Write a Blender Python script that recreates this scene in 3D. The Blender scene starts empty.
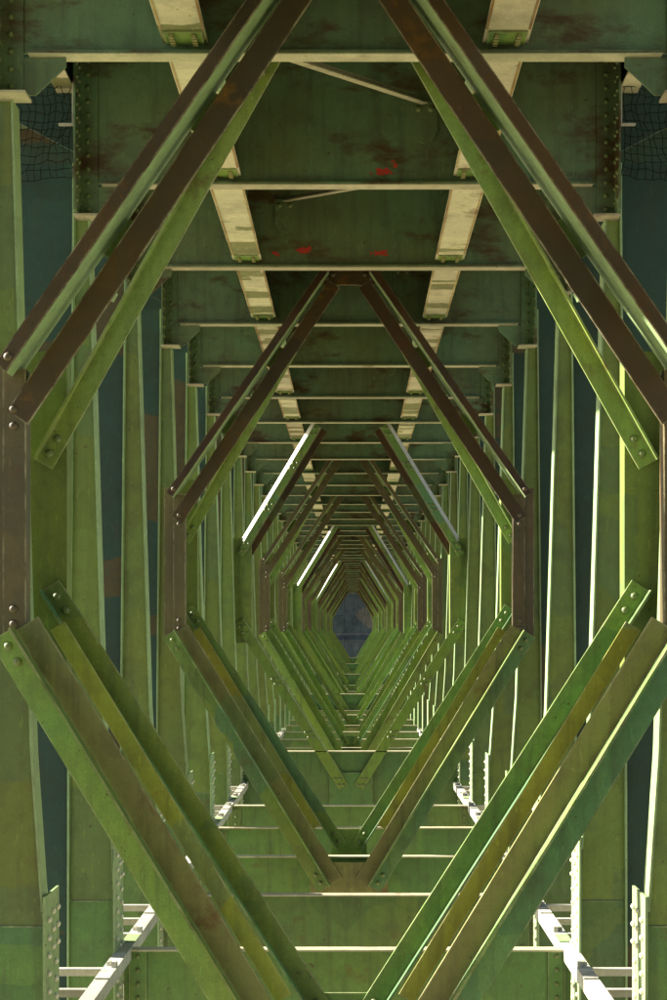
import bpy, bmesh, math, random
from mathutils import Vector
random.seed(7)
R = math.radians
# ------------------------------------------------------------------ scale
Q = 0.0016          # metres per lateral unit
B = 2.2             # metres between neighbouring floor beams
ZC = 9.0            # camera height above the ground
PITCH0 = 3.45       # first beam in front of the camera, in beam spacings
NB = 47             # number of bays to the pier
def M(u): return u * Q
def Y(d): return d * B
def Z(u): return ZC + u * Q

# ------------------------------------------------------------------ camera, world, sun, exposure
sc = bpy.context.scene
C = sc.collection
cam = bpy.data.cameras.new('camera'); co = bpy.data.objects.new('camera', cam); C.objects.link(co)
co.location = (M(28), 0, ZC); co.rotation_euler = (R(90), 0, 0)
cam.sensor_fit = 'VERTICAL'; cam.sensor_height = 36; cam.sensor_width = 24; cam.lens = 49.5
cam.shift_x = -0.020; cam.shift_y = 0.133
cam.clip_start = 0.1; cam.clip_end = 3000
sc.camera = co
SUN_EL, SUN_AZ = 30.0, 10.0       # azimuth: degrees ahead of square-left
w = bpy.data.worlds.new('World'); sc.world = w; w.use_nodes = True
nt = w.node_tree; nt.nodes.clear()
sky = nt.nodes.new('ShaderNodeTexSky'); sky.sky_type = 'NISHITA'; sky.sun_disc = False
sky.sun_elevation = R(SUN_EL); sky.sun_rotation = R(-(90 - SUN_AZ))
bg = nt.nodes.new('ShaderNodeBackground'); bg.inputs[1].default_value = 0.05
wo = nt.nodes.new('ShaderNodeOutputWorld')
nt.links.new(sky.outputs[0], bg.inputs[0]); nt.links.new(bg.outputs[0], wo.inputs[0])
sl = bpy.data.lights.new('sun', 'SUN'); so = bpy.data.objects.new('sun', sl); C.objects.link(so)
sl.energy = 5.0; sl.angle = R(0.5); sl.color = (1.0, 0.93, 0.80)
to_sun = Vector((-math.cos(R(SUN_EL)) * math.cos(R(SUN_AZ)), math.cos(R(SUN_EL)) * math.sin(R(SUN_AZ)), math.sin(R(SUN_EL))))
so.rotation_euler = to_sun.to_track_quat('Z', 'Y').to_euler(); so.location = to_sun * 60 + Vector((0, 0, 20))
sc.view_settings.view_transform = 'Standard'; sc.view_settings.look = 'None'
sc.view_settings.exposure = 2.4; sc.view_settings.gamma = 1.0
sc.view_settings.use_curve_mapping = False
sc.render.engine = 'CYCLES'
sc.cycles.max_bounces = 8; sc.cycles.diffuse_bounces = 5; sc.cycles.glossy_bounces = 3
sc.cycles.use_denoising = True
sc.cycles.sample_clamp_indirect = 8

# ------------------------------------------------------------------ materials
def ramp(nt, fac, lo, hi):
    m = nt.nodes.new('ShaderNodeMapRange'); m.inputs['From Min'].default_value = lo; m.inputs['From Max'].default_value = hi
    nt.links.new(fac, m.inputs['Value']); return m.outputs[0]
def mix(nt, fac, a, b):
    m = nt.nodes.new('ShaderNodeMix'); m.data_type = 'RGBA'
    for s, v in ((m.inputs[0], fac), (m.inputs[6], a), (m.inputs[7], b)):
        if hasattr(v, 'links'): nt.links.new(v, s)
        else: s.default_value = v if isinstance(v, float) else (*v, 1)
    return m.outputs[2]
def noise(nt, vec, scale, detail=3, rough=0.55):
    n = nt.nodes.new('ShaderNodeTexNoise'); n.inputs['Scale'].default_value = scale
    n.inputs['Detail'].default_value = detail; n.inputs['Roughness'].default_value = rough
    nt.links.new(vec, n.inputs['Vector']); return n.outputs['Fac']
def scaled(nt, vec, s, off=(0, 0, 0)):
    m = nt.nodes.new('ShaderNodeMapping'); m.inputs['Scale'].default_value = s; m.inputs['Location'].default_value = off
    nt.links.new(vec, m.inputs[0]); return m.outputs[0]
def mul(nt, a, b):
    m = nt.nodes.new('ShaderNodeMath'); m.operation = 'MULTIPLY'
    for s, v in ((m.inputs[0], a), (m.inputs[1], b)):
        if hasattr(v, 'links'): nt.links.new(v, s)
        else: s.default_value = v
    return m.outputs[0]
MATS = {}
def paint(name, base, alt, patch=None, rust=0.25, rustcol=(0.10, 0.035, 0.012), rough=0.45, patchcut=0.8, pscale=1.3, streak=0.5, grime=(0.035, 0.03, 0.018), pvec=(1, 1, 1), rvec=(1, 1, 1), rlo=0.60, edge_wear_sun=0.0, sat=1.09):
    m = bpy.data.materials.new(name); m.use_nodes = True; nt = m.node_tree; bs = nt.nodes['Principled BSDF']
    geo = nt.nodes.new('ShaderNodeNewGeometry'); pos = geo.outputs['Position']
    oi = nt.nodes.new('ShaderNodeObjectInfo')
    big = noise(nt, scaled(nt, pos, (1, 1, 1)), 1.1, 4)
    col = mix(nt, ramp(nt, big, 0.38, 0.62), base, alt)
    if patch:                                     # hard-edged touch-up paint; on the stringers, reflected light bands
        vo = nt.nodes.new('ShaderNodeTexVoronoi'); vo.distance = 'CHEBYCHEV'; vo.inputs['Scale'].default_value = pscale
        dn = nt.nodes.new('ShaderNodeTexNoise'); dn.inputs['Scale'].default_value = 9; nt.links.new(pos, dn.inputs['Vector'])
        va = nt.nodes.new('ShaderNodeVectorMath'); va.operation = 'MULTIPLY_ADD'; va.inputs[1].default_value = (0.08, 0.08, 0.08)
        nt.links.new(dn.outputs['Color'], va.inputs[0]); nt.links.new(pos, va.inputs[2]); nt.links.new(scaled(nt, va.outputs[0], pvec), vo.inputs['Vector'])
        sp = nt.nodes.new('ShaderNodeSeparateColor'); nt.links.new(vo.outputs['Color'], sp.inputs[0])
        col = mix(nt, ramp(nt, sp.outputs[0], patchcut, patchcut + 0.005), col, patch)
        dark = tuple(c * 0.84 for c in base)
        col = mix(nt, ramp(nt, sp.outputs[1], 0.72, 0.725), col, dark)
    # vertical run-off streaks and grime
    st = noise(nt, scaled(nt, pos, (9, 9, 0.7)), 1.6, 4)
    col = mix(nt, mul(nt, ramp(nt, st, 0.5, 0.75), streak), col, grime)
    gr = noise(nt, scaled(nt, pos, (1, 1, 1), (3, 1, 7)), 3.4, 6, 0.65)
    col = mix(nt, mul(nt, ramp(nt, gr, 0.5, 0.8), 0.55), col, grime)
    mo = noise(nt, scaled(nt, pos, (1, 1, 1), (5, 9, 1)), 11, 5, 0.7)
    col = mix(nt, mul(nt, ramp(nt, mo, 0.46, 0.72), 0.45), col, tuple(c * 0.5 for c in base))
    sc_ = noise(nt, scaled(nt, pos, (1, 1, 0.25), (2, 2, 2)), 40, 3, 0.6)
    col = mix(nt, mul(nt, ramp(nt, sc_, 0.62, 0.7), 0.30), col, tuple(min(0.8, c * 1.7) for c in base))
    # rust blooms and pin-holes
    rn = noise(nt, scaled(nt, pos, rvec, (11, 5, 2)), 2.3, 7, 0.7)
    col = mix(nt, mul(nt, ramp(nt, rn, rlo, rlo + 0.10), min(1.0, rust * 2.2)), col, rustcol)
    rp = noise(nt, pos, 26, 2)
    col = mix(nt, mul(nt, ramp(nt, rp, 0.72, 0.75), 0.8), col, (0.05, 0.022, 0.012))
    fg = noise(nt, pos, 120, 2, 0.7)
    col = mix(nt, mul(nt, ramp(nt, fg, 0.42, 0.66), 0.34), col, tuple(c * 0.35 for c in base))
    if edge_wear_sun > 0:
        bv = nt.nodes.new('ShaderNodeBevel'); bv.samples = 4; bv.inputs['Radius'].default_value = 0.016
        dt = nt.nodes.new('ShaderNodeVectorMath'); dt.operation = 'DOT_PRODUCT'
        nt.links.new(bv.outputs[0], dt.inputs[0]); nt.links.new(geo.outputs['Normal'], dt.inputs[1])
        em = ramp(nt, dt.outputs['Value'], 0.985, 0.86)
        wn = ramp(nt, noise(nt, scaled(nt, pos, (1, 1, 1), (4, 4, 4)), 7, 5, 0.7), 0.40, 0.62)
        col = mix(nt, mul(nt, mul(nt, em, wn), edge_wear_sun), col, (0.40, 0.36, 0.24))  # cream edges: chipped paint plus sunlit edge lines put into the colour
        wr = ramp(nt, noise(nt, scaled(nt, pos, (1, 1, 1), (8, 1, 6)), 5, 5, 0.7), 0.54, 0.64)
        col = mix(nt, mul(nt, mul(nt, em, wr), 0.8), col, (0.075, 0.032, 0.012))
    hv = nt.nodes.new('ShaderNodeHueSaturation')
    hv.inputs['Saturation'].default_value = sat
    h2 = nt.nodes.new('ShaderNodeMapRange'); h2.inputs['To Min'].default_value = 0.488; h2.inputs['To Max'].default_value = 0.517
    nt.links.new(oi.outputs['Random'], h2.inputs['Value']); nt.links.new(h2.outputs[0], hv.inputs['Hue'])
    v2 = nt.nodes.new('ShaderNodeMapRange'); v2.inputs['To Min'].default_value = 0.86; v2.inputs['To Max'].default_value = 1.14
    nt.links.new(oi.outputs['Random'], v2.inputs['Value']); nt.links.new(v2.outputs[0], hv.inputs['Value'])
    nt.links.new(col, hv.inputs['Color']); nt.links.new(hv.outputs[0], bs.inputs['Base Color'])
    rr = nt.nodes.new('ShaderNodeMapRange'); rr.inputs['To Min'].default_value = rough - 0.1; rr.inputs['To Max'].default_value = rough + 0.25
    nt.links.new(gr, rr.inputs['Value']); nt.links.new(rr.outputs[0], bs.inputs['Roughness'])
    bm_ = nt.nodes.new('ShaderNodeBump'); bm_.inputs['Strength'].default_value = 0.25; bm_.inputs['Distance'].default_value = 0.006
    nt.links.new(noise(nt, pos, 14, 5), bm_.inputs['Height']); nt.links.new(bm_.outputs[0], bs.inputs['Normal'])
    MATS[name] = m; return m
GREEN, LIME, TEAL = (0.140, 0.220, 0.060), (0.175, 0.230, 0.052), (0.095, 0.180, 0.085)
paint('green_paint', GREEN, LIME, TEAL, patchcut=0.86, edge_wear_sun=0.85)
paint('rib_paint', (0.152, 0.192, 0.044), (0.128, 0.180, 0.048), (0.108, 0.155, 0.050), rust=0.12, patchcut=0.75, streak=0.3)
paint('cool_green_paint', (0.092, 0.195, 0.082), (0.120, 0.200, 0.064), (0.065, 0.130, 0.085), patchcut=0.88, edge_wear_sun=0.85)
paint('bottom_green_paint', (0.095, 0.170, 0.050), (0.120, 0.175, 0.042), (0.075, 0.14, 0.055), patchcut=0.85, rust=0.35, edge_wear_sun=0.85)
paint('plain_green_paint', (0.125, 0.215, 0.045), (0.160, 0.220, 0.038), None, rust=0.25, edge_wear_sun=0.85)
paint('deep_green_paint', (0.060, 0.135, 0.046), (0.085, 0.145, 0.040), None, rust=0.2, edge_wear_sun=0.85)
paint('pale_green_paint', (0.26, 0.35, 0.18), (0.23, 0.31, 0.15), None, rust=0.15, streak=0.25)
paint('light_green_paint', (0.200, 0.285, 0.080), (0.215, 0.270, 0.058), None, rust=0.3, streak=0.35, edge_wear_sun=0.85)
paint('yellow_olive_paint', (0.27, 0.275, 0.045), (0.215, 0.26, 0.050), (0.18, 0.235, 0.08), rust=0.35, edge_wear_sun=0.85)
paint('olive_paint', (0.195, 0.175, 0.066), (0.160, 0.178, 0.056), (0.14, 0.17, 0.06), patchcut=0.88, rust=0.35, edge_wear_sun=0.85)
paint('brown_paint', (0.064, 0.032, 0.008), (0.024, 0.015, 0.005), (0.060, 0.070, 0.022), rust=0.5, rustcol=(0.14, 0.055, 0.010), patchcut=0.9, edge_wear_sun=0.85)
paint('post_paint', (0.110, 0.084, 0.036), (0.066, 0.056, 0.024), (0.09, 0.10, 0.03), rust=0.4, patchcut=0.9, edge_wear_sun=0.85)
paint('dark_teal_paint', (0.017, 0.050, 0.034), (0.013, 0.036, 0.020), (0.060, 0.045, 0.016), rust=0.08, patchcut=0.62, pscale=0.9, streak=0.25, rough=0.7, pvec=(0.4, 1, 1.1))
paint('ceiling_paint', (0.120, 0.190, 0.100), (0.115, 0.130, 0.055), None, rust=0.45, rustcol=(0.058, 0.026, 0.007), streak=0.45, rvec=(0.5, 1, 1.3), rlo=0.53)
paint('flange_paint', (0.43, 0.39, 0.28), (0.36, 0.33, 0.22), None, rust=0.35, streak=0.1)
paint('stringer_paint_light_bands', (0.55, 0.50, 0.36), (0.46, 0.42, 0.29), (0.15, 0.15, 0.06), rust=0.35, patchcut=0.60, pscale=1.0, streak=0.0, pvec=(0.5, 4.2, 0.1))  # olive cross bands paint in stripes of reflected light
paint('rusty_edge', (0.42, 0.33, 0.18), (0.20, 0.085, 0.02), None, rust=0.6)
paint('galvanised_paint', (0.46, 0.45, 0.39), (0.34, 0.33, 0.28), None, rust=0.3, streak=0.3, grime=(0.12, 0.11, 0.09))
paint('sunlit_flange_white', (0.62, 0.61, 0.55), (0.56, 0.55, 0.5), None, rust=0.15, streak=0.2, grime=(0.2, 0.2, 0.18))  # near-white puts the sun's glare into the slanted flange colour
paint('concrete', (0.060, 0.085, 0.105), (0.026, 0.042, 0.058), (0.11, 0.10, 0.09), rust=0.4, rustcol=(0.06, 0.035, 0.028), rough=0.85, pscale=0.7, patchcut=0.8, streak=0.9, grime=(0.010, 0.016, 0.022))  # blue tint stands in for hazy air before the far pier
paint('ground_gravel', (0.42, 0.37, 0.25), (0.35, 0.31, 0.21), None, rust=0.0, rough=0.85, streak=0.0)
def flat(name, col, rough=0.6):
    m = bpy.data.materials.new(name); m.use_nodes = True; nt = m.node_tree; bs = nt.nodes['Principled BSDF']
    n = nt.nodes.new('ShaderNodeTexNoise'); n.inputs['Scale'].default_value = 30
    c = mix(nt, n.outputs['Fac'], tuple(x * 0.6 for x in col), tuple(min(1, x * 1.3) for x in col))
    nt.links.new(c, bs.inputs['Base Color']); bs.inputs['Roughness'].default_value = rough; bs.inputs['Specular IOR Level'].default_value = 0.0 if 'net' in name else 0.5; MATS[name] = m
flat('net_cord', (0.012, 0.012, 0.010)); flat('red_spray', (0.45, 0.03, 0.015)); flat('bolt_steel', (0.11, 0.14, 0.045), 0.45)
flat('bolt_brown', (0.075, 0.055, 0.024), 0.6); flat('bolt_olive', (0.22, 0.21, 0.08), 0.4); flat('bolt_pale', (0.5, 0.48, 0.38), 0.4)

# ------------------------------------------------------------------ mesh helpers
def prism(bm, pts, y0, y1):
    """polygon in the X-Z plane (lateral units) extruded between two world Y values"""
    a = [bm.verts.new((M(x), y0, Z(z))) for x, z in pts]
    b = [bm.verts.new((M(x), y1, Z(z))) for x, z in pts]
    bm.faces.new(a); bm.faces.new(b[::-1]); n = len(pts)
    for i in range(n): bm.faces.new((a[i], b[i], b[(i + 1) % n], a[(i + 1) % n]))
def box(bm, x0, x1, y0, y1, z0, z1):     # x, z in lateral units, y in metres
    prism(bm, [(x0, z0), (x1, z0), (x1, z1), (x0, z1)], y0, y1)
def finish(bm, name, mat, parent=None, origin=None):
    bmesh.ops.recalc_face_normals(bm, faces=bm.faces)
    me = bpy.data.meshes.new(name); bm.to_mesh(me); bm.free()
    me.materials.append(MATS[mat])
    o = bpy.data.objects.new(name, me); C.objects.link(o)
    if parent:
        o.parent = parent; o.matrix_parent_inverse = parent.matrix_world.inverted() if False else o.matrix_parent_inverse
        off = Vector(parent['_org']); me.transform(__import__('mathutils').Matrix.Translation(-off))
    return o
def thing(name, label, cat, org, group=None):
    o = bpy.data.objects.new(name, None); C.objects.link(o); o.empty_display_size = 0.2
    o.location = org; o['_org'] = tuple(org); o['label'] = label; o['category'] = cat
    if group: o['group'] = group
    return o
def part(parent, name, mat, fn, *a, sub_of=None):
    bm = bmesh.new(); fn(bm, *a)
    o = finish(bm, name, mat, parent)
    if sub_of is not None: o.parent = sub_of      # parts sit at the thing's origin, so the frame is the same
    return o
def strip(p, q, w, side):
    """corners of a bar whose one edge runs p->q, widened by w to the given side (+1 = left of p->q)"""
    d = Vector((q[0] - p[0], q[1] - p[1])).normalized(); n = Vector((-d.y, d.x)) * side * w
    return [p, q, (q[0] + n.x, q[1] + n.y), (p[0] + n.x, p[1] + n.y)]
def mir(pts, s): return [(x * s, z) for x, z in pts]
T = 0.014
# bolt heads: one shared mesh, dome facing the camera side (-Y)
def dome_mesh(name, r, h, mat, axis='y', seg=10):
    bm = bmesh.new(); prof = [(r, 0), (r * 0.95, h * 0.35), (r * 0.7, h * 0.78), (r * 0.35, h * 0.97)]
    rings = []
    for rr, hh in prof:
        ring = []
        for i in range(seg):
            t = 2 * math.pi * i / seg
            u, v = rr * math.cos(t), rr * math.sin(t)
            ring.append(bm.verts.new((u, -hh, v) if axis == 'y' else (hh, u, v)))
        rings.append(ring)
    for a, b in zip(rings, rings[1:]):
        for i in range(seg): bm.faces.new((a[i], a[(i + 1) % seg], b[(i + 1) % seg], b[i]))
    bm.faces.new(rings[-1]); bmesh.ops.recalc_face_normals(bm, faces=bm.faces)
    me = bpy.data.meshes.new(name); bm.to_mesh(me); bm.free(); me.materials.append(MATS[mat])
    for p in me.polygons: p.use_smooth = True
    return me
BOLT = dome_mesh('bolt', 0.024, 0.018, 'bolt_steel'); BOLTB = dome_mesh('bolt', 0.024, 0.018, 'bolt_brown')
def bolt(parent, host, x, y, z, me=BOLT):
    o = bpy.data.objects.new('bolt', me); C.objects.link(o); o.parent = host
    off = Vector(parent['_org']); o.location = Vector((M(x), y, Z(z))) - off
    return o
def add_dome(bm, x, y, z, r, h, axis, sgn, seg=7):
    prev = None
    for rr, hh in ((r, 0), (r * 0.8, h * 0.65), (r * 0.3, h)):
        ring = []
        for i in range(seg):
            t = 2 * math.pi * i / seg; u, v = rr * math.cos(t), rr * math.sin(t)
            ring.append(bm.verts.new((x + u, y + sgn * hh, z + v) if axis == 'y' else (x + sgn * hh, y + u, z + v)))
        if prev:
            for i in range(seg): bm.faces.new((prev[i], prev[(i + 1) % seg], ring[(i + 1) % seg], ring[i]))
        prev = ring
    bm.faces.new(prev)
ORD = 'nearest second third fourth fifth sixth seventh eighth ninth tenth eleventh twelfth thirteenth fourteenth fifteenth sixteenth seventeenth eighteenth nineteenth twentieth'.split()
ORD += ['twenty-' + o for o in 'first second third fourth fifth sixth seventh eighth ninth'.split()] + ['thirtieth']

# ------------------------------------------------------------------ setting: ground, deck
def struct(name, mat, fn, *a):
    bm = bmesh.new(); fn(bm, *a); o = finish(bm, name, mat); o['kind'] = 'structure'; return o
def ground_sheet(bm):
    n = 60; S = 900.0
    vs = [[bm.verts.new((-S + 2 * S * i / n, -S + 2 * S * j / n + 60, random.uniform(-0.12, 0.12))) for i in range(n + 1)] for j in range(n + 1)]
    for j in range(n):
        for i in range(n): bm.faces.new((vs[j][i], vs[j][i + 1], vs[j + 1][i + 1], vs[j + 1][i]))
g = struct('ground', 'ground_gravel', ground_sheet)
g['label'] = 'pale sunlit gravel ground far below the bridge'
HT, HB, DECK = 1984, -1425, 2745
DEND = PITCH0 + NB
def deck_slab(bm): box(bm, -1880, 1880, Y(0.4), Y(DEND + 0.9), DECK, DECK + 160)
bd = thing('bridge_deck', 'dark green roadway deck spanning over all the floor beams', 'bridge deck', (0, Y(PITCH0 - 10), Z(DECK)))
for k in range(-10, NB + 1):
    part(bd, 'deck_panel', 'ceiling_paint', lambda bm, k=k: box(bm, -1880, 1880, Y(PITCH0 + k) + 0.012, Y(PITCH0 + k + 1) - 0.012, DECK, DECK + 150))

# ------------------------------------------------------------------ ceiling floor beams
def rivets_col(bm, xs, y, z0, z1, pitch, axis='y', sgn=-1, r=0.019, h=0.016):
    z = z0
    while z < z1:
        for x in xs: add_dome(bm, M(x), y, Z(z), r, h, axis, sgn)
        z += pitch
def floor_beam(k):
    d = PITCH0 + k; y = Y(d)
    if k < 28: lab = f'{ORD[k]} ceiling cross beam from the camera, dark green web over a pale flange'
    else: lab = 'distant dark ceiling cross beam near the far end of the tunnel'
    t = thing('floor_beam', lab, 'beam', (0, y, Z(HT)), 'ceiling cross beams')
    part(t, 'web', 'ceiling_paint', lambda bm: box(bm, -1195, 1195, y - 0.007, y + 0.007, HT + 14.3, DECK - 2))
    part(t, 'bottom_flange', 'ceiling_paint', lambda bm: box(bm, -1090, 1090, y - 0.056, y + 0.056, HT + 4.2, HT + 14))
    part(t, 'cover_plate', 'flange_paint', lambda bm: box(bm, -1088, 1088, y - 0.052, y + 0.052, HT, HT + 4))
    for s in (-1, 1):
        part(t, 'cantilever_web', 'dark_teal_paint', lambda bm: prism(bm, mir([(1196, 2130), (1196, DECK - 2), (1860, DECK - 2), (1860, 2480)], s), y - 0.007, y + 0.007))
        br = part(t, 'end_angle', 'ceiling_paint', lambda bm: (box(bm, *sorted((s * 1108, s * 1193)), y - 0.022, y - 0.0085, 1850, DECK - 4),
                                                              box(bm, *sorted((s * 1186, s * 1194)), y - 0.20, y - 0.024, 1850, DECK - 4)))
        part(t, 'foot_plate', 'flange_paint', lambda bm: box(bm, *sorted((s * 1088, s * 1205)), y - 0.11, y + 0.04, 1838, 1847))
        part(t, 'gusset_plate', 'ceiling_paint', lambda bm: prism(bm, mir([(1106, HT - 3), (962, HT - 3), (962, HT - 34), (1066, 1852), (1106, 1852)], s), y - 0.016, y - 0.003))
        if k < 16:
            def rv(bm):
                rivets_col(bm, (s * 1150,), y - 0.022, 1880, DECK - 20, 60)
                if k < 6:
                    z = 1900
                    while z < DECK - 30:
                        for yy in (y - 0.07, y - 0.15): add_dome(bm, M(s * 1186), yy, Z(z), 0.018, 0.016, 'x', -s)
                        z += 60
            o = part(t, 'rivets', 'bolt_steel', rv, sub_of=br); o['kind'] = 'stuff'
    return t
beams = [floor_beam(k) for k in range(NB)]

# red paint flecks sprayed on three webs
def flecks(bm, pts, y, seed):
    r = random.Random(seed)
    for cx, cz, n, sx, sz in pts:
        for _ in range(n):
            x, z = r.gauss(cx, sx), r.gauss(cz, sz); a = r.uniform(3, 13); m = r.randint(5, 8)
            ring = [(x + a * 1.6 * r.uniform(0.4, 1) * math.cos(2 * math.pi * i / m), z + a * r.uniform(0.4, 1) * math.sin(2 * math.pi * i / m)) for i in range(m)]
            yy = y - r.uniform(0.0015, 0.003)
            bm.faces.new([bm.verts.new((M(px), yy, Z(pz))) for px, pz in ring])
for k, pts in ((1, [(150, 2050, 16, 20, 8), (210, 2095, 6, 8, 8)]), (2, [(-240, 2085, 22, 16, 10), (170, 2065, 20, 22, 9), (-385, 2060, 8, 8, 10)]), (3, [(-215, 2050, 6, 7, 7)])):
    y = Y(PITCH0 + k) - 0.0072
    o = part(beams[k], 'spray_mark', 'red_spray', flecks, pts, y, k); o['kind'] = 'stuff'; o['label'] = 'red spray paint flecks on the web'

# ------------------------------------------------------------------ stringers between the beams
def stringer(k, s):
    d0, d1 = PITCH0 + k, PITCH0 + k + 1; side = 'left' if s < 0 else 'right'
    if k < 28: lab = f'{ORD[k + 1]} pale stringer strip from the camera, {side} row under the deck'
    else: lab = f'distant pale stringer strip of the {side} row under the deck'
    y0, y1 = Y(d0) + 0.012, Y(d1) - 0.012
    t = thing('stringer', lab, 'stringer', (M(s * 550), y0, Z(2025)), 'pale stringers under the deck')
    part(t, 'bottom_flange', 'stringer_paint_light_bands', lambda bm: box(bm, *sorted((s * 472, s * 628)), y0 + 0.06, y1 - 0.01, 2030, 2040))
    part(t, 'web', 'ceiling_paint', lambda bm: box(bm, *sorted((s * 546, s * 554)), y0, y1, 2041, DECK - 4))
    cl = part(t, 'end_clip', 'green_paint', lambda bm: box(bm, *sorted((s * 484, s * 616)), y1 - 0.17, y1 - 0.015, 2022, 2029))
    if k < 9:
        for e in (473, 616): part(t, 'edge_strip', 'rusty_edge', lambda bm: box(bm, *sorted((s * e, s * (e + 8))), y0 + 0.06, y1 - 0.19, 2027, 2029.5))
    if k < 7:
        def st(bm):
            for x in (512, 588):
                for j in range(4): box(bm, s * x - 9, s * x + 9, y1 - 0.15 + 0.033 * j, y1 - 0.135 + 0.033 * j, 2010, 2021.5)
                box(bm, s * x - 5, s * x + 5, y1 - 0.16, y1 - 0.03, 2013, 2021)
        part(t, 'clip_bolts', 'bolt_olive', st, sub_of=cl)['kind'] = 'stuff'
for k in range(-1, NB - 1):
    for s in (-1, 1): stringer(k, s)

for k in range(0, 7):
    for s, side in ((-1, 'left'), (1, 'right')):
        y0, y1 = Y(PITCH0 + k) + 0.012, Y(PITCH0 + k + 1) - 0.012
        t = thing('edge_stringer', f'{ORD[k]} narrow pale edge stringer in the upper {side} corner', 'stringer', (M(s * 1240), y0, Z(2400)), 'edge stringers in the upper corners')
        part(t, 'bottom_flange', 'stringer_paint_light_bands', lambda bm: box(bm, *sorted((s * 1204, s * 1290)), y0, y1, 2400, 2408))
        part(t, 'web', 'ceiling_paint', lambda bm: box(bm, *sorted((s * 1243, s * 1251)), y0, y1, 2409, DECK - 4))
        part(t, 'hanger', 'galvanised_paint', lambda bm: (box(bm, *sorted((s * 1198, s * 1203)), y1 - 0.16, y1 - 0.13, 2230, 2412), box(bm, *sorted((s * 1198, s * 1262)), y1 - 0.16, y1 - 0.13, 2222, 2230)))

# ------------------------------------------------------------------ thin zigzag laterals
def tube(bm, p, q, wx, wz):
    d = (q - p); n = Vector((-d.y, d.x, 0)).normalized() * wx; u = Vector((0, 0, wz))
    a = [bm.verts.new(p + v) for v in (n + u, -n + u, -n - u, n - u)]; b = [bm.verts.new(q + v) for v in (n + u, -n + u, -n - u, n - u)]
    bm.faces.new(a); bm.faces.new(b[::-1])
    for i in range(4): bm.faces.new((a[i], b[i], b[(i + 1) % 4], a[(i + 1) % 4]))
for k in range(0, 14):
    s = 1 if k % 2 == 0 else -1
    p = Vector((M(-s * 330), Y(PITCH0 + k) + 0.10, Z(2050))); q = Vector((M(s * 345), Y(PITCH0 + k + 1) - 0.05, Z(2345)))
    t = thing('lateral_brace', f'thin pale slanting brace between the {ORD[k]} and {ORD[k + 1]} ceiling beams', 'brace', tuple(p), 'thin braces between the ceiling beams')
    bm = bmesh.new(); tube(bm, p, q, 0.026, 0.005); tube(bm, p + Vector((0, 0, 0.02)), q + Vector((0, 0, 0.02)), 0.004, 0.02)
    finish(bm, 'angle_bar', 'flange_paint', t)
    yy = Y(PITCH0 + k + 1)
    pl = part(t, 'gusset_plate', 'ceiling_paint', lambda bm: prism(bm, [(s * 345 + x, z) for x, z in ((-55, 2360), (55, 2360), (55, 2230), (35, 2185), (0, 2170), (-35, 2185), (-55, 2230))], yy - 0.030, yy - 0.009))
    if k < 6:
        for x in (-28, 28): bolt(t, pl, s * 345 + x, yy - 0.030, 2325)

# ------------------------------------------------------------------ wall ribs
def rib(k, s):
    d = PITCH0 + k; y = Y(d); side = 'left' if s < 0 else 'right'
    if k < 0: lab = f'green rib on the {side} wall beside the camera, outside the picture'
    elif k < 28: lab = f'{ORD[k]} tapered green rib from the camera on the {side} wall'
    else: lab = f'distant thin green rib of the {side} wall towards the pier'
    t = thing('wall_rib', lab, 'rib', (M(s * 1200), y, Z(-1900)), f'tapered ribs of the {side} wall')
    IN = [(1152, 1834), (1114, 507), (1085, -420), (1048, -960)]; OU = [(1232, -960), (1230, -420), (1208, 1834)]
    lo = -1010 if k == 0 else -1190
    part(t, 'plate', 'rib_paint', lambda bm: prism(bm, mir([(1234, lo + 3)] + OU + IN + [(1040, lo + 3)], s), y - 0.006, y + 0.006))
    part(t, 'lower_plate', 'bottom_green_paint', lambda bm: prism(bm, mir([(1238, -1900), (1238, lo), (1038, lo), (1032, -1900)], s), y - 0.012, y + 0.004))
    fl = IN + [(x - 8, z) for x, z in IN[::-1]]
    part(t, 'inner_flange', 'pale_green_paint', lambda bm: prism(bm, mir(fl, s), y - 0.02, y + 0.12))
    part(t, 'outer_flange', 'pale_green_paint', lambda bm: prism(bm, mir([(1236, -1900), (1233, -420), (1211, 1834), (1211, 2085), (1219, 2085), (1219, 1834), (1241, -420), (1244, -1900)], s), y - 0.035, y + 0.035))
    sp = part(t, 'splice_plate', 'pale_green_paint', lambda bm: prism(bm, mir([(1037, -905), (1028, -905), (1026, -1900), (1036, -1900)], s), y - 0.05, y + 0.30))
    if 0 <= k < 9:
        def rv(bm):
            for i, z in enumerate(range(-1860, -930, 62)):
                for yy in (y + 0.02, y + 0.13, y + 0.25) if (i // 4) % 2 else (y + 0.02, y + 0.20):
                    add_dome(bm, M(s * 1026), yy, Z(z + (18 if yy > y + 0.1 else 0)), 0.019, 0.016, 'x', -s)
        part(t, 'rivets', 'bolt_pale', rv, sub_of=sp)['kind'] = 'stuff'
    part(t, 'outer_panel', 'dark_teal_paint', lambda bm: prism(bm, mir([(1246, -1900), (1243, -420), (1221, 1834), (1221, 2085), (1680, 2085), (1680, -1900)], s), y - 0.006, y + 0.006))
for k in range(-9, NB):
    for s in (-1, 1): rib(k, s)

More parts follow.
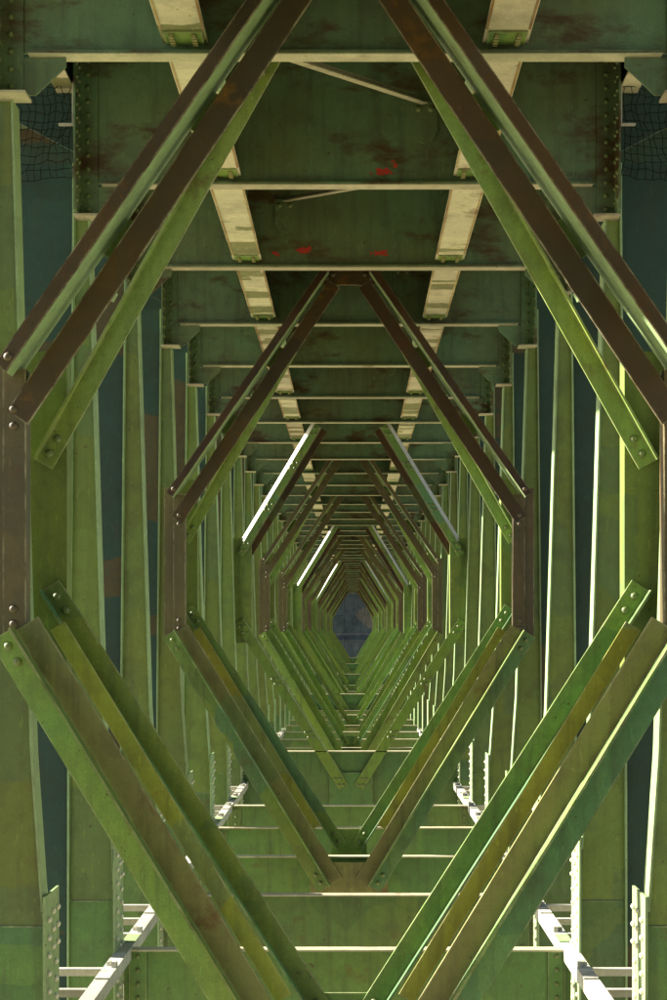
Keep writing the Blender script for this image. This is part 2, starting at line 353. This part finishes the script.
# ------------------------------------------------------------------ bird netting above the panels
def net(bm, s, y, seed):
    r = random.Random(seed); nx, nz = 15, 11
    x0, x1, z0, z1 = 1205, 1660, 2010, 2400
    P = {}
    for i in range(nx + 1):
        for j in range(nz + 1):
            u, v = i / nx, j / nz
            sag = 26 * math.sin(math.pi * u) * (1 - v)
            P[i, j] = Vector((M(s * (x0 + (x1 - x0) * u + r.uniform(-7, 7) + 18 * math.sin(v * 5 + u * 3))), y + r.uniform(-0.03, 0.03), Z(z0 + (z1 - z0) * v - sag + r.uniform(-7, 7))))
    for (i, j), p in P.items():
        for q in (P.get((i + 1, j)), P.get((i, j + 1))):
            if q is not None: tube3(bm, p, q, 0.0028)
def tube3(bm, p, q, r):
    d = (q - p).normalized(); a = d.cross(Vector((0.3, 0.9, 0.2))).normalized() * r; b = d.cross(a).normalized() * r
    v = [bm.verts.new(p + x) for x in (a, -0.5 * a + 0.87 * b, -0.5 * a - 0.87 * b)]; u = [bm.verts.new(q + x) for x in (a, -0.5 * a + 0.87 * b, -0.5 * a - 0.87 * b)]
    for i in range(3): bm.faces.new((v[i], u[i], u[(i + 1) % 3], v[(i + 1) % 3]))
for s, side in ((-1, 'left'), (1, 'right')):
    bm = bmesh.new(); net(bm, s, Y(PITCH0 + 1) - 0.12, 3 + s); o = finish(bm, 'bird_net', 'net_cord')
    o['label'] = f'black bird netting hung in the upper {side} corner'; o['category'] = 'net'; o['group'] = 'bird nets in the upper corners'

# ------------------------------------------------------------------ bottom cross beams
bot = [4.52 + 0.94 * i - 0.94 for i in range(6)] + [10.45 + i for i in range(int(DEND - 10.5))]
for i, d in enumerate(bot):
    y = Y(d)
    lab = f'{ORD[i]} green bottom cross beam from the camera with a pale top flange' if i < 28 else 'distant green bottom cross beam towards the pier'
    t = thing('bottom_beam', lab, 'beam', (0, y, Z(HB - 560)), 'bottom cross beams')
    part(t, 'web', 'bottom_green_paint', lambda bm: box(bm, -1010, 1010, y - 0.006, y + 0.006, HB - 560, HB - 9))
    part(t, 'top_flange', 'flange_paint', lambda bm: box(bm, -1012, 1012, y - 0.05, y + 0.05, HB - 8, HB))
    part(t, 'lower_flange', 'cool_green_paint', lambda bm: box(bm, -1012, 1012, y - 0.08, y + 0.08, HB - 570, HB - 561))
    for s in (-1, 1):
        a = part(t, 'end_angle', 'bottom_green_paint', lambda bm: box(bm, *sorted((s * 905, s * 985)), y - 0.020, y - 0.007, HB - 555, HB - 12))
        if i < 8:
            part(t, 'rivets', 'bolt_steel', lambda bm: rivets_col(bm, (s * 945,), y - 0.020, HB - 530, HB - 30, 62), sub_of=a)['kind'] = 'stuff'

# ------------------------------------------------------------------ side ladders (rail and rungs) in the sun
for s, side in ((-1, 'left'), (1, 'right')):
    for sec in range(4):
        d0 = 2.9 + sec * 3.0; d1 = d0 + 2.96
        t = thing('side_ladder', f'{ORD[sec]} white sunlit ladder rail and rungs along the lower {side} wall', 'ladder', (M(s * 990), Y(d0), Z(HB)), 'white ladders along the wall feet')
        rl = part(t, 'rail', 'galvanised_paint', lambda bm: (box(bm, *sorted((s * 980, s * 1034)), Y(d0), Y(d1), HB + 3, HB + 8), box(bm, *sorted((s * 974, s * 979)), Y(d0), Y(d1), HB - 50, HB + 8)))
        n = 12
        for i in range(n):
            y = Y(d0 + (i + 0.4) * 2.96 / n)
            part(t, 'rung', 'galvanised_paint', lambda bm: (box(bm, *sorted((s * 1036, s * 1236)), y - 0.022, y + 0.022, HB + 2, HB + 7), box(bm, *sorted((s * 1036, s * 1236)), y + 0.017, y + 0.022, HB - 30, HB + 1)))
        rr = random.Random(sec * 7 + s)
        for i in range(6):
            y = Y(d0 + 0.25 + 0.49 * i) + rr.uniform(-0.1, 0.1); w = rr.uniform(0.05, 0.14)
            part(t, 'splice_plate', 'pale_green_paint' if i % 2 else 'galvanised_paint', lambda bm: prism(bm, mir([(970, HB + 9), (1030, HB + 9), (1030, HB + 15), (970, HB + 15)], s), y - w, y + w), sub_of=rl)
            part(t, 'clip', 'galvanised_paint', lambda bm: (box(bm, *sorted((s * 976, s * 996)), y + 0.22, y + 0.27, HB + 9, HB + 34), box(bm, *sorted((s * 976, s * 1022)), y + 0.275, y + 0.285, HB + 9, HB + 26)), sub_of=rl)
            bolt(t, rl, s * 1012, y + 0.33, HB + 9, BOLT)

# ------------------------------------------------------------------ hexagonal cross frames, type A (double layered)
def off(p, q, w, side):
    st = strip(p, q, w, side); return st[3], st[2]
def along(p, q, dist):
    v = Vector((q[0] - p[0], q[1] - p[1])).normalized(); return (p[0] + v.x * dist, p[1] + v.y * dist)
def frame_a(idx, d, nbolt):
    y = Y(d)
    lab = {0: 'nearest six-sided cross frame of paired brown and green bars, cut off by the picture edges',
           1: 'second six-sided cross frame, brown posts and bolted green bars, whole in view'}.get(idx) or f'{ORD[idx]} six-sided cross frame from the camera, brown posts and green bars'
    t = thing('cross_frame', lab, 'frame', (0, y, Z(-1660)), 'six-sided cross frames')
    yf, ym, yb = y - 0.40, y - 0.26, y + 0.28
    sx = 1.0 if idx < 2 else 0.965
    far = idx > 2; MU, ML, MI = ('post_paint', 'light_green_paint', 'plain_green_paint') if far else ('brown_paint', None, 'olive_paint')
    Mx = lambda pts, s: [(x * s * sx, z) for x, z in pts]
    px = 1.025 if idx == 0 else 1.0; Px = lambda pts, s: [(x * s * sx * px, z) for x, z in pts]
    for s in (-1, 1):
        # --- posts (built on the left as negative x, mirrored by -s)
        m = -s
        po = part(t, 'post', 'post_paint', lambda bm: (prism(bm, Px([(-1172, -46), (-1100, -46), (-1100, 920), (-1172, 920)], m), ym + 0.014, ym + 0.03),
                                                        prism(bm, Px([(-1112, -26), (-1038, -26), (-1038, 880), (-1112, 880)], m), ym, ym + T),
                                                        prism(bm, Px([(-1046, -26), (-1038, -26), (-1038, 880), (-1046, 880)], m), ym + T, ym + 0.11)))
        pf = part(t, 'back_post', 'rib_paint', lambda bm: (prism(bm, Mx([(-1150, -160), (-1000, -160), (-1000, 1010), (-1150, 1010)], m), yb + 0.02, yb + 0.034),
                                                           prism(bm, Mx([(-1008, -160), (-1000, -160), (-1000, 1010), (-1008, 1010)], m), yb + 0.034, yb + 0.16)))
        if idx < nbolt:
            for z in (745, 690, 80, 30): bolt(t, po, -1078 * m * sx * px, ym, z, BOLTB)
        # --- upper outer angle
        p, q = (-1146, 880), (-166, 2300)
        st = strip(p, q, 46, -1); i0, i1 = off(p, q, 46 - 8, -1)
        a = part(t, 'upper_outer_diagonal', MU, lambda bm: prism(bm, Mx(st, m), yf, yf + T))
        part(t, 'angle_leg', 'pale_green_paint', lambda bm: prism(bm, Mx(strip(i0, i1, 8, -1), m), yf + T, yf + 0.25), sub_of=a)
        # --- upper inner angle
        p2, q2 = (-1057, 694), (-60, 2186)
        b = part(t, 'upper_inner_diagonal', MU, lambda bm: (prism(bm, Mx(strip(p2, q2, 84, 1), m), ym - 0.004, ym - 0.004 + T),
                                                                       prism(bm, Mx(strip(*off(p2, q2, 76, 1), 8, 1), m), ym + T, ym + 0.10)))
        # --- upper back angle
        p3, q3 = (-1050, 585), (-216, 2078)
        c = part(t, 'upper_back_diagonal', 'light_green_paint', lambda bm: (prism(bm, Mx(strip(p3, q3, 74, 1), m), yb, yb + T),
                                                                      prism(bm, Mx(strip(*off(p3, q3, 66, 1), 8, 1), m), yb - 0.05, yb)))
        # --- lower outer angle
        p4, q4 = along((-1140, -90), (-196, -1640), -72), (-196, -1640)
        e = part(t, 'lower_outer_diagonal', ML or ('green_paint' if m > 0 else 'cool_green_paint'), lambda bm: (prism(bm, Mx(strip(p4, q4, 92, 1), m), yf + 0.10, yf + 0.10 + T),))
        l0, l1 = off(p4, q4, 84, 1)
        part(t, 'angle_leg', 'green_paint', lambda bm: prism(bm, Mx(strip(l0, l1, 8, 1), m), yf + 0.02, yf + 0.10), sub_of=e)
        # --- lower inner angle
        p5, q5 = off(p4, q4, 89, 1); p5 = along(p5, q5, 10)
        f = part(t, 'lower_inner_diagonal', MI, lambda bm: prism(bm, Mx(strip(p5, q5, 86, 1), m), ym - 0.004, ym + 0.018))
        # --- lower back angle
        p6, q6 = (-1025, 190), (-14, -1388)
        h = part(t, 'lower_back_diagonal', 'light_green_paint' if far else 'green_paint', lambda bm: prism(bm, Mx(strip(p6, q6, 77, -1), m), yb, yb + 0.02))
        part(t, 'angle_leg', 'cool_green_paint', lambda bm: prism(bm, Mx(strip(*off(p6, q6, 69, -1), 8, -1), m), yb - 0.07, yb), sub_of=h)
        g0, g1 = off(p4, q4, 170, 1); g0 = along(g0, g1, 60); g1 = along(g0, g1, 1480)
        if not far: part(t, 'lower_middle_diagonal', 'yellow_olive_paint', lambda bm: prism(bm, Mx(strip(g0, g1, 58, 1), m), y - 0.13, y - 0.118))
        if idx < nbolt:
            for host, (u, v), yy, sd, ww in ((c, (p3, q3), yb, 1, 37), (h, (p6, q6), yb, -1, 38), (e, (p4, q4), yf + 0.10, 1, 44)):
                for dd in (45, 105):
                    for end in (0, 1):
                        pp = along(u, v, dd) if end == 0 else along(v, u, dd)
                        nn = strip(pp, along(pp, v, 10), ww, sd)[3]
                        bolt(t, host, nn[0] * m * sx, yy, nn[1])
            pp = along(p, q, 40); bolt(t, a, (pp[0] + 22) * m * sx, yf, pp[1] - 10, BOLTB)
        for fr in (0.30, 0.60):
            b0 = along(i0, i1, fr * 1720); b1 = along(i0, i1, fr * 1720 + 150)
            part(t, 'batten', 'light_green_paint', lambda bm: prism(bm, Mx(strip(b0, b1, 62, -1), m), yf + 0.252, yf + 0.262))
        # small batten plates, pale colour standing in for sunlit bits between the layers
        for fr in (0.38, 0.62, 0.85):
            pp = along(p3, q3, fr * 1700)
            part(t, 'batten', 'pale_green_paint', lambda bm: prism(bm, Mx([(pp[0] - 95, pp[1] + 20), (pp[0] - 80, pp[1] + 48), (pp[0] - 64, pp[1] + 40), (pp[0] - 79, pp[1] + 12)], m), ym + 0.12, yb - 0.14))  # pale colour stands in for sunlit bits between the layers
    tg = part(t, 'top_gusset_plate', 'brown_paint', lambda bm: prism(bm, Mx([(-178, 2225), (-160, 2205), (160, 2205), (178, 2225), (178, 2480), (-178, 2480)], 1), ym + T, ym + 2 * T))
    bgp = part(t, 'bottom_gusset_plate', 'olive_paint', lambda bm: prism(bm, Mx([(-246, -1655), (246, -1655), (246, -1560), (166, -1454), (-166, -1454), (-246, -1560)], 1), ym + T, ym + 2 * T))
    part(t, 'back_gusset_plate', 'green_paint', lambda bm: prism(bm, Mx([(-130, -1700), (130, -1700), (110, -1290), (-110, -1290)], 1), yb + T + 0.002, yb + 2 * T))
    if idx < nbolt:
        for x, z in ((-140, 2245), (-100, 2272), (100, 2272), (140, 2245)): bolt(t, tg, x * sx, ym + T, z, BOLTB)
        for x, z in ((-95, -1535), (95, -1535), (-140, -1500), (140, -1500)): bolt(t, bgp, x * sx, ym + T, z, BOLTB)
    return t

# ------------------------------------------------------------------ type B: single angle frames with a chamfered flange
def skew(bm, p, q, w, side, y0, y1):
    """a thin plate leaving the line p->q (at y0) sideways by w while running back to y1"""
    st = strip(p, q, w, side)
    v = [bm.verts.new((M(st[i][0]), yy, Z(st[i][1]))) for i, yy in ((0, y0), (1, y0), (2, y1), (3, y1))]
    u = [bm.verts.new(x.co + Vector((0, 0.012, 0))) for x in v]
    bm.faces.new(v); bm.faces.new(u[::-1])
    for i in range(4): bm.faces.new((v[i], u[i], u[(i + 1) % 4], v[(i + 1) % 4]))
def frame_b(idx, d, nbolt):
    y = Y(d) + 0.14
    t = thing('cross_frame', f'{ORD[idx]} six-sided cross frame, broad green posts and a bright slanted flange', 'frame', (0, y, Z(-1560)), 'six-sided cross frames')
    for s in (-1, 1):
        m = -s; X = lambda pts: [(x * m, z) for x, z in pts]
        post = part(t, 'post', 'green_paint', lambda bm: (prism(bm, X([(-1122, -95), (-945, -95), (-945, 905), (-1122, 905)]), y + 0.03, y + 0.045),
                                                          prism(bm, X([(-953, -95), (-945, -95), (-945, 905), (-953, 905)]), y + 0.045, y + 0.25),
                                                          prism(bm, X([(-1122, -95), (-1112, -95), (-1112, 905), (-1122, 905)]), y - 0.02, y + 0.03)))
        p, q = (-1085, 760), (-340, 1994)
        a = part(t, 'upper_diagonal', 'green_paint', lambda bm: prism(bm, X(strip(p, q, 72, -1)), y, y + T))
        i0, i1 = off(p, q, 64, -1)
        part(t, 'angle_leg', 'brown_paint', lambda bm: prism(bm, X(strip(i0, i1, 8, -1)), y + T, y + 0.42), sub_of=a)
        ip = part(t, 'inner_plate', 'brown_paint', lambda bm: prism(bm, X(strip(*off(along(p, q, 60), q, 74, -1), 62, -1)), y + 0.10, y + 0.112), sub_of=a)
        part(t, 'slanted_flange', 'sunlit_flange_white', lambda bm: skew(bm, along(*[(x * m, z) for x, z in (p, q)], 130), (q[0] * m, q[1]), 34, m, y + 0.004, y + 0.05), sub_of=a)
        p2, q2 = (-1106, 85), (-113, -1493)
        b = part(t, 'lower_diagonal', 'plain_green_paint', lambda bm: prism(bm, X(strip(p2, q2, 96, 1)), y, y + T))
        j0, j1 = off(p2, q2, 96, 1)
        if idx < 3 and s < 0: part(t, 'slanted_flange', 'light_green_paint', lambda bm: skew(bm, *[(x * m, z) for x, z in (j0, j1)], 11, m, y + 0.004, y + 0.03), sub_of=b)
        if idx < nbolt:
            for host, (u, v), sd, ww in ((a, (p, q), -1, (18, 52)), (b, (p2, q2), 1, (22, 60))):
                L = math.dist(u, v)
                for dd in (40, 110, 0.34 * L, 0.34 * L + 55, 0.66 * L, 0.66 * L + 55, L - 110, L - 40):
                    for wv in ww:
                        pp = along(u, v, dd + (25 if wv > 30 else 0)); nn = strip(pp, along(pp, v, 10), wv, sd)[3]
                        bolt(t, host, nn[0] * m, y, nn[1])
    dp = part(t, 'bottom_diaphragm', 'deep_green_paint', lambda bm: box(bm, -1118, 1118, y + 0.05, y + 0.062, -1950, -1134))
    part(t, 'diaphragm_flange', 'flange_paint', lambda bm: box(bm, -1122, 1122, y + 0.0, y + 0.11, -1133, -1125), sub_of=dp)
    part(t, 'bottom_gusset_plate', 'deep_green_paint', lambda bm: prism(bm, [(-205, -1950), (205, -1950), (205, -1330), (-205, -1330)], y + 0.016, y + 0.03))
    return t
fi = 0
fd = PITCH0
while fd < DEND - 1 and fi < 16:
    fr_ = (frame_b if fi % 3 == 2 else frame_a)(fi, fd, 5); fi += 1; fd += 3
    if fi > 2:                                   # built by hand: no two frames hang quite alike
        fr_.location.x += random.uniform(-0.014, 0.014); fr_.location.z += random.uniform(-0.010, 0.010); fr_.rotation_euler.y = random.uniform(-0.0035, 0.0035)

# ------------------------------------------------------------------ far pier and added light blocker at the rear
t = thing('bridge_pier', 'grey concrete pier behind the camera, outside the picture', 'pier', (0, Y(-7), 0))  # unseen wall added to keep frontal sky light out
part(t, 'sky_blocker', 'concrete', lambda bm: box(bm, -2200, 2200, Y(-8), Y(-7), -ZC / Q, DECK - 10))
t = thing('bridge_pier', 'dark blue-grey concrete pier closing the far end', 'pier', (0, Y(DEND + 0.6), 0))  # blue in its colour stands in for hazy air
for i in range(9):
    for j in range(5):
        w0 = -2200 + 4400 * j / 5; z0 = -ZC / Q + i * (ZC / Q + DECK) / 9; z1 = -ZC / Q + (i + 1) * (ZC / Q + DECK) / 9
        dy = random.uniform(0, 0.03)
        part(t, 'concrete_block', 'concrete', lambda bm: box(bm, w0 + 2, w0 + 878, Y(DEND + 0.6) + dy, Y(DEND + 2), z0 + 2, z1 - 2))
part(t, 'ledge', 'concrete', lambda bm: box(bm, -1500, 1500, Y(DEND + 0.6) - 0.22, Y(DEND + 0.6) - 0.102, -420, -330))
for o in bpy.data.objects:
    if '_org' in o: del o['_org']
